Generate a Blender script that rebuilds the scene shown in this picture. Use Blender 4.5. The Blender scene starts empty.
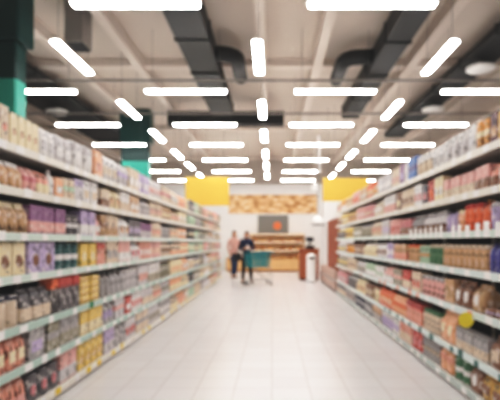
import bpy, bmesh, math, random
from mathutils import Vector, Matrix
random.seed(7)
PI = math.pi
SC = bpy.context.scene
COL = SC.collection

# ------------------------------------------------------------------ camera numbers (metres; camera looks along +Y)
F, CX, HY, EYE = 485.0, 272.0, 242.0, 1.37
LX, RX = -1.86, 1.69                      # front planes of the two shelving runs
def yl(px): return F * -LX / (CX - px)    # depth of a point on the left run seen at that column
def yr(px): return F * RX / (px - CX)

# ------------------------------------------------------------------ colours / materials
HEX = {
 'cream': 'F0E0BC', 'white': 'F2EFEE', 'tan': 'D0A57C', 'pink': 'E6ADA6', 'peach': 'F2B48A', 'salmon': 'E39A85',
 'purple': '8D5C8C', 'lilac': 'C0AFD4', 'brown': '87573B', 'kraft': 'BC946A', 'gold': 'D9AE5E', 'yellow': 'EECD6C',
 'amber': 'E8A040', 'orange': 'EC6E36', 'red': 'CC4138', 'maroon': '6A2C3A', 'navy': '2D3450', 'blue': '2C70BE',
 'indigo': '3F3F94', 'teal': '2C6668', 'green': '3C7A52', 'mint': 'B4D0B6', 'grey': 'A9A5A6', 'silver': 'D4D0D2',
 'charcoal': '524F57', 'olive': 'A39C88', 'beige': 'DFCBB4', 'black': '2A282F', 'rose': 'D27F84',
}
def lin(h):
    if not isinstance(h, str): return h
    v = [int(h[i:i+2], 16) / 255 for i in (0, 2, 4)]
    return tuple(c / 12.92 if c <= .04045 else ((c + .055) / 1.055) ** 2.4 for c in v)
_M = {}
def mat(name, col=None, rough=.5, metal=0.0, noise=.06, scale=30.0, emit=0.0, spec=.4):
    if name in _M: return _M[name]
    m = bpy.data.materials.new(name); m.use_nodes = True
    nt = m.node_tree; b = nt.nodes['Principled BSDF']
    c = lin(col)
    b.inputs['Roughness'].default_value = rough; b.inputs['Metallic'].default_value = metal
    b.inputs['Specular IOR Level'].default_value = spec
    if emit:
        b.inputs['Base Color'].default_value = (*c, 1)
        b.inputs['Emission Color'].default_value = (*c, 1); b.inputs['Emission Strength'].default_value = emit
    else:
        tc = nt.nodes.new('ShaderNodeTexCoord'); n = nt.nodes.new('ShaderNodeTexNoise'); n.inputs['Scale'].default_value = scale
        mx = nt.nodes.new('ShaderNodeMix'); mx.data_type = 'RGBA'
        mx.inputs[6].default_value = (*[max(0, x * (1 - noise)) for x in c], 1)
        mx.inputs[7].default_value = (*[min(1, x * (1 + noise)) for x in c], 1)
        nt.links.new(tc.outputs['Object'], n.inputs['Vector']); nt.links.new(n.outputs['Fac'], mx.inputs[0])
        nt.links.new(mx.outputs[2], b.inputs['Base Color'])
    _M[name] = m
    return m
FADE = Vector(lin('F0E6DE'))
def pm(c):                                  # product packaging material
    nm = 'packaging ' + c
    if nm in _M: return _M[nm]
    base = Vector(lin(HEX[c])).lerp(FADE, .08)
    m = mat(nm, tuple(base), .45); nt = m.node_tree; b = nt.nodes['Principled BSDF']
    tc = nt.nodes['Texture Coordinate']; n = nt.nodes['Noise Texture']          # printed patches, darker and lighter than the ground
    n.inputs['Scale'].default_value = 19; n.inputs['Detail'].default_value = 1.5
    ad = nt.nodes.new('ShaderNodeVectorMath'); ad.operation = 'ADD'
    ad.inputs[1].default_value = (len(_M) * 1.37, len(_M) * .71, 0); nt.links.new(tc.outputs['Object'], ad.inputs[0]); nt.links.new(ad.outputs[0], n.inputs['Vector'])
    rp = nt.nodes.new('ShaderNodeValToRGB'); rp.color_ramp.interpolation = 'LINEAR'; e = rp.color_ramp.elements
    dark = base * .30; lite = base.lerp(Vector((.93, .88, .83)), .6)
    e[0].position = .32; e[0].color = (*dark, 1); e[1].position = .70; e[1].color = (*lite, 1)
    for p, q in ((.40, base), (.58, base)):
        x = e.new(p); x.color = (*q, 1)
    nt.links.new(n.outputs['Fac'], rp.inputs[0]); nt.links.new(rp.outputs[0], b.inputs['Base Color'])
    return m

# ------------------------------------------------------------------ mesh helpers
def box(bm, x0, x1, y0, y1, z0, z1):
    vs = [bm.verts.new((x, y, z)) for z in (z0, z1) for y in (y0, y1) for x in (x0, x1)]
    for f in ((0,2,3,1), (4,5,7,6), (0,1,5,4), (2,6,7,3), (0,4,6,2), (1,3,7,5)):
        bm.faces.new([vs[i] for i in f])
    return vs
def lathe(bm, prof, n=14, c=(0,0,0), cap=True):
    rings = []
    for r, z in prof:
        rings.append([bm.verts.new((c[0] + r*math.cos(2*PI*k/n), c[1] + r*math.sin(2*PI*k/n), c[2] + z)) for k in range(n)])
    for a, b in zip(rings, rings[1:]):
        for k in range(n): bm.faces.new((a[k], a[(k+1)%n], b[(k+1)%n], b[k]))
    if cap:
        bm.faces.new(rings[0][::-1]); bm.faces.new(rings[-1])
def tube(bm, pts, r, n=8):
    pts = [Vector(p) for p in pts]; rings = []; up0 = None
    for i, p in enumerate(pts):
        d = ((pts[i+1] - p) if i == 0 else (p - pts[i-1]) if i == len(pts)-1 else (pts[i+1] - pts[i-1])).normalized()
        if up0 is None: up0 = d.orthogonal().normalized()
        up0 = (up0 - d * up0.dot(d)).normalized(); s = d.cross(up0)
        rr = r[i] if isinstance(r, (list, tuple)) else r
        rings.append([bm.verts.new(p + (up0*math.cos(2*PI*k/n) + s*math.sin(2*PI*k/n))*rr) for k in range(n)])
    for a, b in zip(rings, rings[1:]):
        for k in range(n): bm.faces.new((a[k], a[(k+1)%n], b[(k+1)%n], b[k]))
    bm.faces.new(rings[0][::-1]); bm.faces.new(rings[-1])
def ring_rect(bm, w, d, z, n=4, rad=.25, cx=0):
    """rounded rectangle ring: depth d along x, width w along y"""
    vs = []; r = min(w, d) * rad
    for sx, sy, a0 in ((1,1,0), (-1,1,PI/2), (-1,-1,PI), (1,-1,1.5*PI)):
        for k in range(n):
            a = a0 + PI/2 * k/(n-1)
            vs.append(bm.verts.new((cx + sx*(d/2-r) + r*math.cos(a), sy*(w/2-r) + r*math.sin(a), z)))
    return vs
def loft(bm, rings):
    n = len(rings[0])
    for a, b in zip(rings, rings[1:]):
        for k in range(n): bm.faces.new((a[k], a[(k+1)%n], b[(k+1)%n], b[k]))
    bm.faces.new(rings[0][::-1]); bm.faces.new(rings[-1])
def bevel(bm, w, seg=1):
    bmesh.ops.bevel(bm, geom=list(bm.edges), offset=w, segments=seg, affect='EDGES', profile=.5)
def mesh(name, bm, m, smooth=False):
    bmesh.ops.recalc_face_normals(bm, faces=bm.faces)
    me = bpy.data.meshes.new(name); bm.to_mesh(me); bm.free()
    if m: me.materials.append(m)
    if smooth:
        for p in me.polygons: p.use_smooth = True
    return me
def link(name, me, parent=None, loc=(0,0,0), rz=0.0):
    o = bpy.data.objects.new(name, me); COL.objects.link(o); o.location = loc; o.rotation_euler.z = rz
    if parent: o.parent = parent
    return o
def obj(name, bm, m, parent=None, loc=(0,0,0), smooth=False):
    return link(name, mesh(name, bm, m, smooth), parent, loc)
def bx(name, m, parent, *dims, bev=0, loc=(0,0,0)):
    bm = bmesh.new(); box(bm, *dims)
    if bev: bevel(bm, bev)
    return obj(name, bm, m, parent, loc)
def tag(o, label, cat, group=None):
    o['label'] = label; o['category'] = cat
    if group: o['group'] = group
    return o
def thing(name, label, cat, loc=(0,0,0), rz=0, group=None):
    return tag(link(name, None, None, loc, rz), label, cat, group)
def struct(o):
    o['kind'] = 'structure'; return o
def dup(o, loc, rz=None):
    c = o.copy(); COL.objects.link(c); c.location = loc
    if rz is not None: c.rotation_euler.z = rz
    for ch in o.children:
        d = ch.copy(); COL.objects.link(d); d.parent = c
        for g in ch.children:
            e = g.copy(); COL.objects.link(e); e.parent = d
    return c
ORD = ['nearest'] + [w + ' nearest' for w in ('second third fourth fifth sixth seventh eighth ninth tenth eleventh twelfth thirteenth fourteenth '
       'fifteenth sixteenth seventeenth eighteenth nineteenth twentieth').split()]
for t in ('twenty', 'thirty', 'forty', 'fifty'):
    ORD += [f'{t}-{w} nearest' for w in 'first second third fourth fifth sixth seventh eighth ninth'.split()] + [t + '-tenth nearest']

# ------------------------------------------------------------------ materials of the place
M_floor = mat('pale floor tiles', 'E4DEDA', .28)
nt = M_floor.node_tree; b = nt.nodes['Principled BSDF']
tc = nt.nodes.new('ShaderNodeTexCoord'); br = nt.nodes.new('ShaderNodeTexBrick')
br.offset = 0; br.inputs['Scale'].default_value = 1
br.inputs['Color1'].default_value = (*lin('E7E5E5'), 1); br.inputs['Color2'].default_value = (*lin('E2DFDF'), 1); br.inputs['Mortar'].default_value = (*lin('CBC4C2'), 1)
br.inputs['Mortar Size'].default_value = .005; br.inputs['Brick Width'].default_value = .35; br.inputs['Row Height'].default_value = .35
nt.links.new(tc.outputs['Object'], br.inputs['Vector']); nt.links.new(br.outputs['Color'], b.inputs['Base Color'])
M_ceil = mat('beige roof deck', 'C3B7AC', .8, noise=.05, scale=.8)
M_beam = mat('beige roof beam', 'CFC3B9', .8, noise=.04)
M_duct = mat('dark grey duct sheet', '1C1C1B', .55, noise=.08, scale=3)
M_duct2 = mat('grey duct sheet', '8B8580', .5, noise=.05, scale=3)
M_wall = mat('white painted wall', 'F7F5F3', .7, noise=.02, scale=2)
M_tanwall = mat('beige painted wall', 'BBB0A6', .8, noise=.03, scale=2)
M_green = mat('green pillar paint', '45AE9B', .4, noise=.05, scale=2); M_green2 = mat('dark green pillar head and shaft shade', '163F3C', .4, noise=.05, scale=2)
M_light = mat('lit diffuser', (1, .99, .98), emit=17.0)
M_house = mat('white enamel', 'E9E6E2', .4)
M_shelf = mat('off white shelf enamel', 'DAD6D0', .4)
M_back = mat('dark shelf back panel', '2C2827', .8)
M_railw = mat('cream price rail', 'EFEAE0', .35)
M_railg = mat('mint price rail', 'DBE8E0', .35)
M_railt = mat('grey teal price rail', 'BCD2C9', .35)
M_railp = mat('pale grey price rail', 'C2CCC8', .35)
M_railb = mat('pale blue price rail', 'DDE8E6', .35)
M_tag = mat('white price card', 'FAF7F5', .5)
M_tagd = mat('dark teal price card', '4F7672', .5)
M_tagy = mat('yellow price card', 'F2D040', .5)
M_tagr = mat('red edged price card', 'E9A08C', .5)
M_metal = mat('brushed steel', 'B5B5B5', .3, metal=.9)
M_rubber = mat('black rubber', '202022', .7)
M_yellow = mat('yellow sign board', 'F7CC62', .5, noise=.02)
M_cable = mat('thin steel cable', '6E6A66', .5)

# ------------------------------------------------------------------ shell
bm = bmesh.new(); box(bm, -11, 11, -6, 23.4, -.1, 0); struct(obj('floor', bm, M_floor))
bm = bmesh.new(); box(bm, -11, 11, -6, 23.4, 5.25, 5.35); struct(obj('ceiling', bm, M_ceil))
bm = bmesh.new(); box(bm, -11.1, -11, -6, 23.4, 0, 5.25); struct(obj('wall_left', bm, M_tanwall))
bm = bmesh.new(); box(bm, 11, 11.1, -6, 23.4, 0, 5.25); struct(obj('wall_right', bm, M_tanwall))
bm = bmesh.new(); box(bm, -11, 11, -6.1, -6, 0, 5.25); struct(obj('wall_front', bm, M_tanwall))
bm = bmesh.new(); box(bm, -11, 11, 23.2, 23.4, 0, 5.25); struct(obj('wall_back_upper', bm, M_tanwall))
bm = bmesh.new(); box(bm, -11, 11, 23.15, 23.2, 0, 4.15); struct(obj('wall_back', bm, M_wall))
for x in (-8.2, -6.85, -5.5, -4.15, -2.8, -.2, .95, 2.9, 5.0, 6.5, 8.0):
    bm = bmesh.new(); box(bm, x-.09, x+.09, -6, 23.4, 5.02, 5.25); struct(obj('ceiling_beam', bm, M_beam))
for y in (4.6, 10.4, 16.2, 22):
    bm = bmesh.new(); box(bm, -11, 11, y-.12, y+.12, 5.10, 5.25); struct(obj('ceiling_beam', bm, M_beam))
# green pillars behind the left shelving, a wider head on each
for k, (x, y) in enumerate(((-4.07, 7.0), (-4.0, 14.2))):
    p = struct(link('pillar', None, None, (x, y, 0)))
    bx('shaft', M_green, p, -.42, .37, 0, .31, 0, 4.28, bev=.02)
    bx('shaded_upper_shaft', M_green2, p, -.425, .375, -.005, .315, 3.72, 4.28, bev=.02)  # darker green puts the shade above the lights into the shaft colour
    bx('pillar_head', M_green2, p, -.45, .45, -.08, .39, 4.28, 5.25, bev=.02)
bm = bmesh.new(); box(bm, 1.95, 2.35, 18.6, 19.0, 0, 3.0); struct(obj('pillar', bm, M_wall))
bm = bmesh.new(); box(bm, 1.95, 8, 18.7, 18.9, 2.3, 3.0); struct(obj('wall_partition', bm, M_wall))
bm = bmesh.new(); box(bm, 2.35, 8, 18.75, 18.9, 0, 2.3); struct(obj('wall_partition', bm, M_wall))

# ------------------------------------------------------------------ ceiling services
def duct(name, label, m, x0, x1, y0, y1, z0, z1, along='y', n=6):
    t = thing(name, label, 'air duct')
    bx('duct_run', m, t, x0, x1, y0, y1, z0, z1, bev=.012)
    for k in range(n + 1):
        if along == 'y':
            y = y0 + (y1 - y0) * k / n; bx('flange', m, t, x0-.02, x1+.02, y-.015, y+.015, z0-.02, z1+.01)
        else:
            x = x0 + (x1 - x0) * k / n; bx('flange', m, t, x-.015, x+.015, y0-.02, y1+.02, z0-.02, z1+.01)
    return t
d1 = duct('air_duct', 'long dark grey rectangular air duct above the aisle with elbow on its right', M_duct, -1.58, -1.03, 3.2, 12.7, 4.68, 5.0)
d2 = duct('air_duct', 'dark grey lengthwise air duct with elbow bending off its left side', M_duct, 1.88, 2.3, 3.2, 12.9, 4.68, 5.0)
duct('air_duct', 'dark crosswise air duct spanning the aisle, far from camera', M_duct, -2.8, .3, 13.05, 13.43, 4.55, 4.9, 'x', 4)
duct('air_duct', 'wide dark duct high above the right shelving carrying round ceiling discs', M_duct, 3.74, 4.33, 6.5, 16, 4.85, 5.0)
duct('air_duct', 'wide dark duct high beyond the left shelving behind green pillar', M_duct, -6.1, -4.92, 8.5, 18, 4.85, 5.0)
for par, x0, sgn, xe, y0 in ((d1, -1.05, 1, -.66, 9.0), (d2, 1.90, -1, 1.38, 9.15)):
    bm = bmesh.new(); pts = [(x0, y0, 4.86)]
    r = .30; xc = xe - sgn * r
    pts.append((xc, y0, 4.86))
    for k in range(1, 9):
        a = PI/2 * k / 8; pts.append((xc + sgn*r*math.sin(a), y0 + r*(1 - math.cos(a)), 4.86))
    pts.append((xe, y0 + 1.3, 4.86))
    tube(bm, pts, .14, 16); obj('elbow_pipe', bm, M_duct, par, smooth=True)
t = thing('ventilation_box', 'grey box shaped ventilation drop hanging from ceiling near the green pillar', 'ventilation box', (-3.15, 7.7, 4.55))
bx('casing', M_duct2, t, -.15, .15, 0, .4, 0, .7, bev=.01); bx('grille', M_rubber, t, -.13, .13, .02, .38, -.02, 0)
def disc(lab, x, y):
    t = thing('disc_fitting', lab, 'ceiling fitting', (x, y, 4.66), 0, 'round discs below the dark ducts')
    bm = bmesh.new(); lathe(bm, ((.0005, -.02), (.22, -.015), (.27, .02), (.27, .06), (.2, .09)), 24); obj('disc_body', bm, M_house, t, smooth=True)
    bm = bmesh.new(); lathe(bm, ((.03, .09), (.03, .188)), 8); obj('drop_rod', bm, M_cable, t)
disc('nearer round beige disc below the dark duct on the right', 4.0, 9.3)
disc('farther round beige disc below the dark duct on the right', 4.05, 12.2)
disc('round beige disc below the dark duct on the left', -5.5, 12.4)
for nm, z, y in (('second', 4.6, 9.7), ('first', 4.6, 12.2)):
    bm = bmesh.new(); tube(bm, [(-10.5, y, z), (10.5, y, z)], .025, 6)
    tag(obj('cable_conduit', bm, M_duct2), f'thin grey conduit crossing the ceiling, {"nearer" if y < 11 else "farther"} of the two', 'conduit')

# light fixtures ---------------------------------------------------
def make_fixture():
    t = thing('light_fixture', '', 'ceiling light')
    bx('housing', M_house, t, -.75, .75, -.045, .045, .055, .085, bev=.008)
    bm = bmesh.new(); box(bm, -.72, .72, -.066, .066, .024, .055); bevel(bm, .015, 2); obj('diffuser', bm, M_light, t)
    for x in (-.6, .6):
        bm = bmesh.new(); tube(bm, [(x, 0, .085), (x, 0, 1.17)], .004, 5); obj('suspension_cable', bm, M_cable, t)
    return t
proto = make_fixture(); used = False
ROWS = [5.52, 8.72, 11.2, 13.5, 16.0, 18.6, 21.3]
XC = {-4.25: 'beyond the left shelving', -1.55: 'over the left half of the aisle', 1.14: 'over the right half of the aisle', 3.78: 'beyond the right shelving'}
LROWS = [7.15, 9.95, 12.4, 15.0, 17.3, 19.9]
XL = {-2.92: 'above the left shelving', -.2: 'along the aisle centre', 2.46: 'above the right shelving'}
def fix(loc, rz, label, group):
    global used
    o = proto if not used else dup(proto, loc, rz)
    used = True
    o.location = loc; o.rotation_euler.z = rz; o.scale.x = .88 if rz else 1; tag(o, label, 'ceiling light', group)

for i, y in enumerate(ROWS):
    for x, w in XC.items():
        if i == 0 and abs(x) > 3: continue
        fix((x, y, 4.03), 0, f'{ORD[i]} glowing crosswise light fixture hanging {w}', 'crosswise ceiling lights')
for i, y in enumerate(LROWS):
    for x, w in XL.items():
        fix((x, y, 4.03), PI/2, f'{ORD[i]} glowing lengthwise light fixture hanging {w}', 'lengthwise ceiling lights')
def area(x, y, rz, z=4.03, e=42, sx=1.5, sy=.2):
    l = bpy.data.lights.new('tube lamp', 'AREA'); l.shape = 'RECTANGLE'; l.size = sx; l.size_y = sy; l.energy = e; l.color = (1, .985, .97)
    o = bpy.data.objects.new('tube_lamp', l); COL.objects.link(o); o.location = (x, y, z); o.rotation_euler.z = rz
for y in (-3.2, -.5, 2.4):
    for x in (-1.55, 1.14): area(x, y, 0, e=10)
for y in (-1.9, 1.0, 3.9):
    for x in (-2.92, -.2, 2.46): area(x, y, PI/2, e=10)

# ------------------------------------------------------------------ shelving bays
LV = [2.075, 1.763, 1.435, 1.124, .748, .440, .105]
RV = [2.135, 1.796, 1.463, 1.130, .782, .393, .095]
LRAIL = [M_railw, M_railw, M_railg, M_railg, M_railt, M_railt, M_railw]
RRAIL = [M_railw, M_railw, M_railg, M_railb, M_railb, M_railb, M_railp]
LEVEL = ['top shelf', 'second shelf down', 'third shelf down', 'fourth shelf down', 'fifth shelf down', 'sixth shelf down', 'bottom shelf']
DEP = .48
def bay(side, i, y0, L, levels, rails):
    s = 1 if side == 'left' else -1            # local +x points at the aisle
    X = LX if side == 'left' else RX
    t = thing('shelving_bay', f'{ORD[i]} bay of the {side} supermarket shelving full of groceries', 'shelving', (X, y0 + L/2, 0), 0 if s > 0 else PI, f'bays of the {side} shelving')
    h = L/2 - .002
    bx('back_panel', M_back, t, -DEP-.03, -DEP, -h, h, .03, levels[0] + .06)
    for y in (-h + .015, h - .015): bx('upright', M_shelf, t, -DEP-.045, -DEP+.015, y-.015, y+.015, 0, levels[0] + .10)
    bx('kick_plate', M_shelf, t, -.05, -.03, -h, h, 0, levels[6] - .03)
    rnd = random.Random(i * 7 + (0 if s > 0 else 500))
    for k, z in enumerate(levels):
        sh = bx('shelf', M_shelf, t, -DEP, -.012, -h, h, z - .03, z)
        bm = bmesh.new(); vs = box(bm, -.012, .004, -h, h, z - .058, z + .004); bevel(bm, .003)
        obj('price_rail', bm, rails[k], sh)
        y = -h + rnd.uniform(.05, .2)
        while y < h - .12:
            m = M_tag
            if side == 'right' and k == 5: m = M_tagd if i < 3 and rnd.random() < .8 else M_tag
            elif side == 'right' and k == 4 and rnd.random() < .3: m = M_tagr
            elif side == 'left' and k == 6 and rnd.random() < .6: m = M_tagy
            w = rnd.uniform(.07, .12)
            tall = side == 'right' and k == 2 and i < 2        # standing cards that reach up in front of the goods
            bx('price_card', m, sh, .0045, .0065, y, y + w, z - .056, z + (rnd.uniform(.05, .075) if tall else rnd.choice((0, 0, .012))))
            y += w + (rnd.uniform(.05, .12) if tall else rnd.uniform(.12, .38))
NL, NR = 11, 7
LY0, LY1, RY0, RY1 = 3.1, 18.1, 3.38, 12.8
for i in range(NL): bay('left', i, LY0 + i*(LY1-LY0)/NL, (LY1-LY0)/NL, LV, LRAIL)
for i in range(NR): bay('right', i, RY0 + i*(RY1-RY0)/NR, (RY1-RY0)/NR, RV, RRAIL)

# ------------------------------------------------------------------ groceries
# kind: (object name, category, noun)
KIND = {'carton': ('grocery_carton', 'carton', 'carton'), 'bag': ('paper_bag', 'bag', 'bag'), 'pouch': ('foil_pouch', 'pouch', 'pouch'),
        'bottle': ('plastic_bottle', 'bottle', 'bottle'), 'jar': ('food_jar', 'jar', 'jar'), 'can': ('food_can', 'can', 'can'),
        'pack': ('shrink_wrapped_pack', 'pack', 'pack'), 'box': ('cardboard_box', 'box', 'box'), 'packet': ('soft_packet', 'packet', 'packet'), 'bale': ('plastic_wrapped_bale', 'bale', 'bale')}
def build_product(kind, w, h, c1, c2, feat):
    """A product standing on z = 0, front towards +x, w along y. Returns its root (the body mesh) with its parts under it."""
    nm, cat, noun = KIND[kind]
    d = min(max(.8*w, .10), .24); fx = d/2
    bm = bmesh.new(); smooth = False; rad = None
    if kind in ('carton', 'box'):
        box(bm, -d/2, d/2, -w/2, w/2, 0, h); bevel(bm, min(.004, w*.04))
    elif kind in ('pack', 'packet'):
        loft(bm, [ring_rect(bm, w*a, d*a, h*z, rad=.2) for a, z in ((.93, 0), (1, .06), (.98, .5), (1, .94), (.93, 1))]); smooth = True
    elif kind == 'bale':
        loft(bm, [ring_rect(bm, w*a, d*e, h*z, rad=.35) for a, e, z in ((.85, .85, 0), (1, 1, .1), (1, 1, .5), (1, .98, .78), (.9, .8, .93), (.6, .45, 1))]); smooth = True
    elif kind in ('bag', 'pouch'):
        top = .80 if kind == 'bag' else .9
        loft(bm, [ring_rect(bm, w*a, d*e, h*z, rad=.22) for a, e, z in ((.92, .92, 0), (1, 1, .05), (1, 1.02, .4), (.98, .9, .65), (.96, .45, top))]); smooth = True
    elif kind == 'bottle':
        r = min(w, .12)*.5; rad = r; d = 2*r; fx = r
        lathe(bm, [(r*.9, 0), (r, h*.03), (r, h*.60), (r*.8, h*.72), (r*.38, h*.84), (r*.34, h*.93)], 14); smooth = True
    elif kind == 'jar':
        r = w*.5; r = min(r, .085); rad = r; d = 2*r; fx = r
        lathe(bm, [(r*.92, 0), (r, h*.04), (r, h*.76), (r*.86, h*.84)], 14); smooth = True
    elif kind == 'can':
        r = min(w*.5, .08); rad = r; d = 2*r; fx = r
        lathe(bm, [(r*.96, 0), (r, h*.02), (r*.97, h*.05), (r*.97, h*.95), (r, h*.98), (r*.96, h)], 16)
    root = link(nm, mesh(nm, bm, pm(c1), smooth))
    m2 = pm(c2)
    if kind in ('bag', 'pouch'):
        bm = bmesh.new(); z0 = .79 if kind == 'bag' else .895
        loft(bm, [ring_rect(bm, w*a, d*e, h*z, rad=.3) for a, e, z in ((.96, .45, z0), (.95, .2, z0 + (1-z0)*.4), (.97, .10, 1))])
        obj('folded_top', bm, m2 if feat == 'top' else pm(c1), root)
    if kind == 'bottle':
        bm = bmesh.new(); lathe(bm, [(rad*.42, h*.91), (rad*.42, h*.985), (rad*.36, h)], 12); obj('cap', bm, m2 if feat in ('cap', 'band') else pm('white'), root)
    if kind == 'jar':
        bm = bmesh.new(); lathe(bm, [(rad*.95, h*.84), (rad*.97, h*.86), (rad*.97, h*.98), (rad*.9, h)], 14); obj('lid', bm, m2 if feat == 'lid' else pm('charcoal'), root)
    if feat in ('label', 'band', 'lower') and rad:
        z0, z1 = {'label': (.22, .56), 'band': (.36, .58), 'lower': (.05, .42)}[feat]
        bm = bmesh.new(); lathe(bm, [(rad*1.015, h*z0), (rad*1.015, h*z1)], 14, cap=True); obj('wrap_label', bm, m2, root)
    elif feat == 'label':
        bm = bmesh.new(); box(bm, fx-.01, fx + (.006 if kind in ('bag','pouch') else .002), -w*.34, w*.34, h*.22, h*.56); bevel(bm, .0015); obj('front_label', bm, m2, root)
    elif feat in ('lower', 'band'):
        z0, z1 = ((.05, .45) if feat == 'lower' else (.40, .62))
        bm = bmesh.new(); e = .0025
        loft(bm, [ring_rect(bm, w + 2*e, d + 2*e + (.006 if kind in ('bag','pouch') else 0), h*z, rad=.03 if kind in ('carton','box') else .2) for z in (z0, z1)]); obj('printed_band', bm, m2, root)
    elif feat == 'emblem':
        r = min(w*.28, h*.2); off = .005 if kind in ('bag', 'pouch') else .002
        bm = bmesh.new(); lathe(bm, [(r, 0), (r, off + .01)], 18)
        bmesh.ops.rotate(bm, verts=bm.verts, cent=(0,0,0), matrix=Matrix.Rotation(PI/2, 3, 'Y'))
        bmesh.ops.translate(bm, verts=bm.verts, vec=(fx-.01, 0, h*.42)); obj('round_emblem', bm, m2, root)
    elif feat == 'top' and kind in ('carton', 'box', 'pack', 'packet', 'bale'):
        bm = bmesh.new(); e = .002
        if kind in ('carton', 'box'): box(bm, -d/2-e, d/2+e, -w/2-e, w/2+e, h*.70, h + e); bevel(bm, .002)
        else: loft(bm, [ring_rect(bm, w*a + .004, d*a + .004, h*z, rad=.3) for a, z in ((1, .62), (1, .8), (.96, .92))])
        obj('top_panel', bm, m2, root)
    return root, d
FEATNAME = {'label': 'label', 'band': 'band', 'lower': 'lower half', 'emblem': 'round emblem', 'top': 'top', 'cap': 'cap', 'lid': 'lid'}
ITEMS = []     # (side, level, y, object, description, tier)
def run(side, lev, ya, yb, n, kind, h, c1, c2=None, feat=None, tiers=1, rnd=random):
    """n copies of one product side by side between depths ya and yb on that shelf"""
    if ya > yb: ya, yb = yb, ya
    pitch = (yb - ya) / n; w = pitch * .92
    root, d = build_product(kind, w, h, c1, c2 or c1, feat)
    z = (LV if side == 'left' else RV)[lev] + .001
    noun = KIND[kind][2]
    desc = f'{c1} {noun}' + (f' with {c2} {FEATNAME[feat]}' if feat else '')
    if c1 == c2 or not c2: desc = f'plain {c1} {noun}'
    first = True
    for k in range(n):
        for q in range(tiers):
            y = ya + pitch * (k + .5); back = .012 + rnd.uniform(.008, .022) + d/2
            X = LX - back if side == 'left' else RX + back
            rz = (0 if side == 'left' else PI) + rnd.uniform(-.02, .02) * (kind not in ('carton', 'box'))
            o = root if first else dup(root, (0,0,0))
            first = False
            o.location = (X, y, z + q * (h + .001)); o.rotation_euler.z = rz
            ITEMS.append((side, lev, y, o, desc, q if tiers > 1 else None, KIND[kind][1], f'{desc}s on the {side} {LEVEL[lev]}'))
def L(lev, x0, x1, *a, **k): run('left', lev, yl(x0), yl(x1), *a, **k)
def R(lev, x0, x1, n, kind, *a, **k):
    if kind == 'carton' and x1 < 376 and lev != 6: kind = 'packet'
    run('right', lev, yr(x0), yr(x1), n, kind, *a, **k)

# ---- left shelving, near part (columns of the photo turned into depths)
L(0,-12, 4, 2, 'carton', .27, 'brown', 'cream', 'lower')
L(0, 4, 13, 1, 'carton', .26, 'beige', 'salmon', 'emblem')
L(0, 13, 42, 4, 'carton', .235, 'cream', 'tan', 'emblem')
L(0, 43, 59, 2, 'bale', .235, 'white', 'silver', 'label')
L(0, 59, 76, 2, 'bale', .25, 'silver', 'white', 'label')
L(0, 77, 96, 2, 'bale', .28, 'white', 'silver', 'top')
L(0, 97, 105, 1, 'carton', .28, 'peach', 'salmon', 'label')
L(0, 105, 120, 3, 'bale', .28, 'white', 'beige', 'label')
L(0, 120, 131, 2, 'bale', .27, 'silver', 'lilac', 'band')
L(0, 131, 141, 2, 'carton', .29, 'beige', 'white', 'label')
L(0, 141, 151, 3, 'carton', .28, 'lilac', 'white', 'label')
L(0, 151, 163, 4, 'bale', .28, 'white', 'pink', 'label')
L(0, 163, 172, 4, 'carton', .26, 'beige', 'rose', 'band')
L(1,-12, 27, 5, 'bag', .19, 'tan', 'white', 'top')
L(1, 27.5, 40, 2, 'pouch', .185, 'pink', 'rose', 'band')
L(1, 40, 52, 2, 'pouch', .18, 'salmon', 'cream', 'lower')
L(1, 52.5, 58, 1, 'bottle', .225, 'white', 'silver', 'cap')
L(1, 58, 66, 1, 'carton', .175, 'peach', 'white', 'label')
L(1, 66, 77, 2, 'carton', .19, 'beige', 'mint', 'band')
L(1, 77, 86, 1, 'carton', .215, 'silver', 'lilac', 'top')
L(1, 86, 100, 2, 'carton', .235, 'white', 'beige', 'label')
L(1, 103.5, 112, 1, 'carton', .20, 'beige', 'brown', 'lower')
L(1, 112, 122, 2, 'pouch', .24, 'cream', 'tan', 'label')
L(1, 122, 132, 2, 'carton', .24, 'white', 'beige', 'lower')
L(1, 132, 141, 2, 'carton', .23, 'tan', 'white', 'label')
L(1, 141, 152, 3, 'pouch', .23, 'silver', 'grey', 'band')
L(1, 152, 163, 4, 'carton', .24, 'beige', 'pink', 'label')
L(1, 163, 172, 4, 'carton', .22, 'kraft', 'cream', 'label')
L(2,-12, 32, 4, 'bag', .225, 'kraft', 'cream', 'top')
L(2, 33, 69, 3, 'carton', .23, 'purple', 'pink', 'lower')
L(2, 70, 83, 2, 'can', .19, 'charcoal', 'white', 'band')
L(2, 84, 98, 2, 'carton', .25, 'lilac', 'white', 'lower')
L(2, 98, 103, 1, 'pouch', .20, 'pink', 'white', 'label')
L(2, 103, 109, 1, 'carton', .24, 'kraft', 'brown', 'band')
L(2, 109, 121, 2, 'carton', .25, 'beige', 'kraft', 'lower')
L(2, 121, 131, 2, 'pouch', .24, 'white', 'tan', 'label')
L(2, 131, 143, 3, 'carton', .24, 'charcoal', 'lilac', 'label')
L(2, 143, 153, 3, 'carton', .22, 'purple', 'silver', 'lower')
L(2, 153, 163, 4, 'carton', .25, 'beige', 'salmon', 'label')
L(2, 163, 172, 4, 'jar', .20, 'grey', 'white', 'lid')
L(3,-14, 29.5, 3, 'carton', .245, 'cream', 'brown', 'emblem')
L(3, 31, 59, 2, 'carton', .245, 'lilac', 'brown', 'emblem')
L(3, 60, 83, 3, 'can', .23, 'teal', 'white', 'band')
L(3, 84, 99, 2, 'carton', .235, 'yellow', 'cream', 'emblem')
L(3, 99.5, 108, 1, 'carton', .24, 'salmon', 'red', 'top')
L(3, 108.5, 121, 2, 'carton', .26, 'beige', 'grey', 'label')
L(3, 121, 133, 2, 'carton', .26, 'pink', 'white', 'lower')
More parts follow.
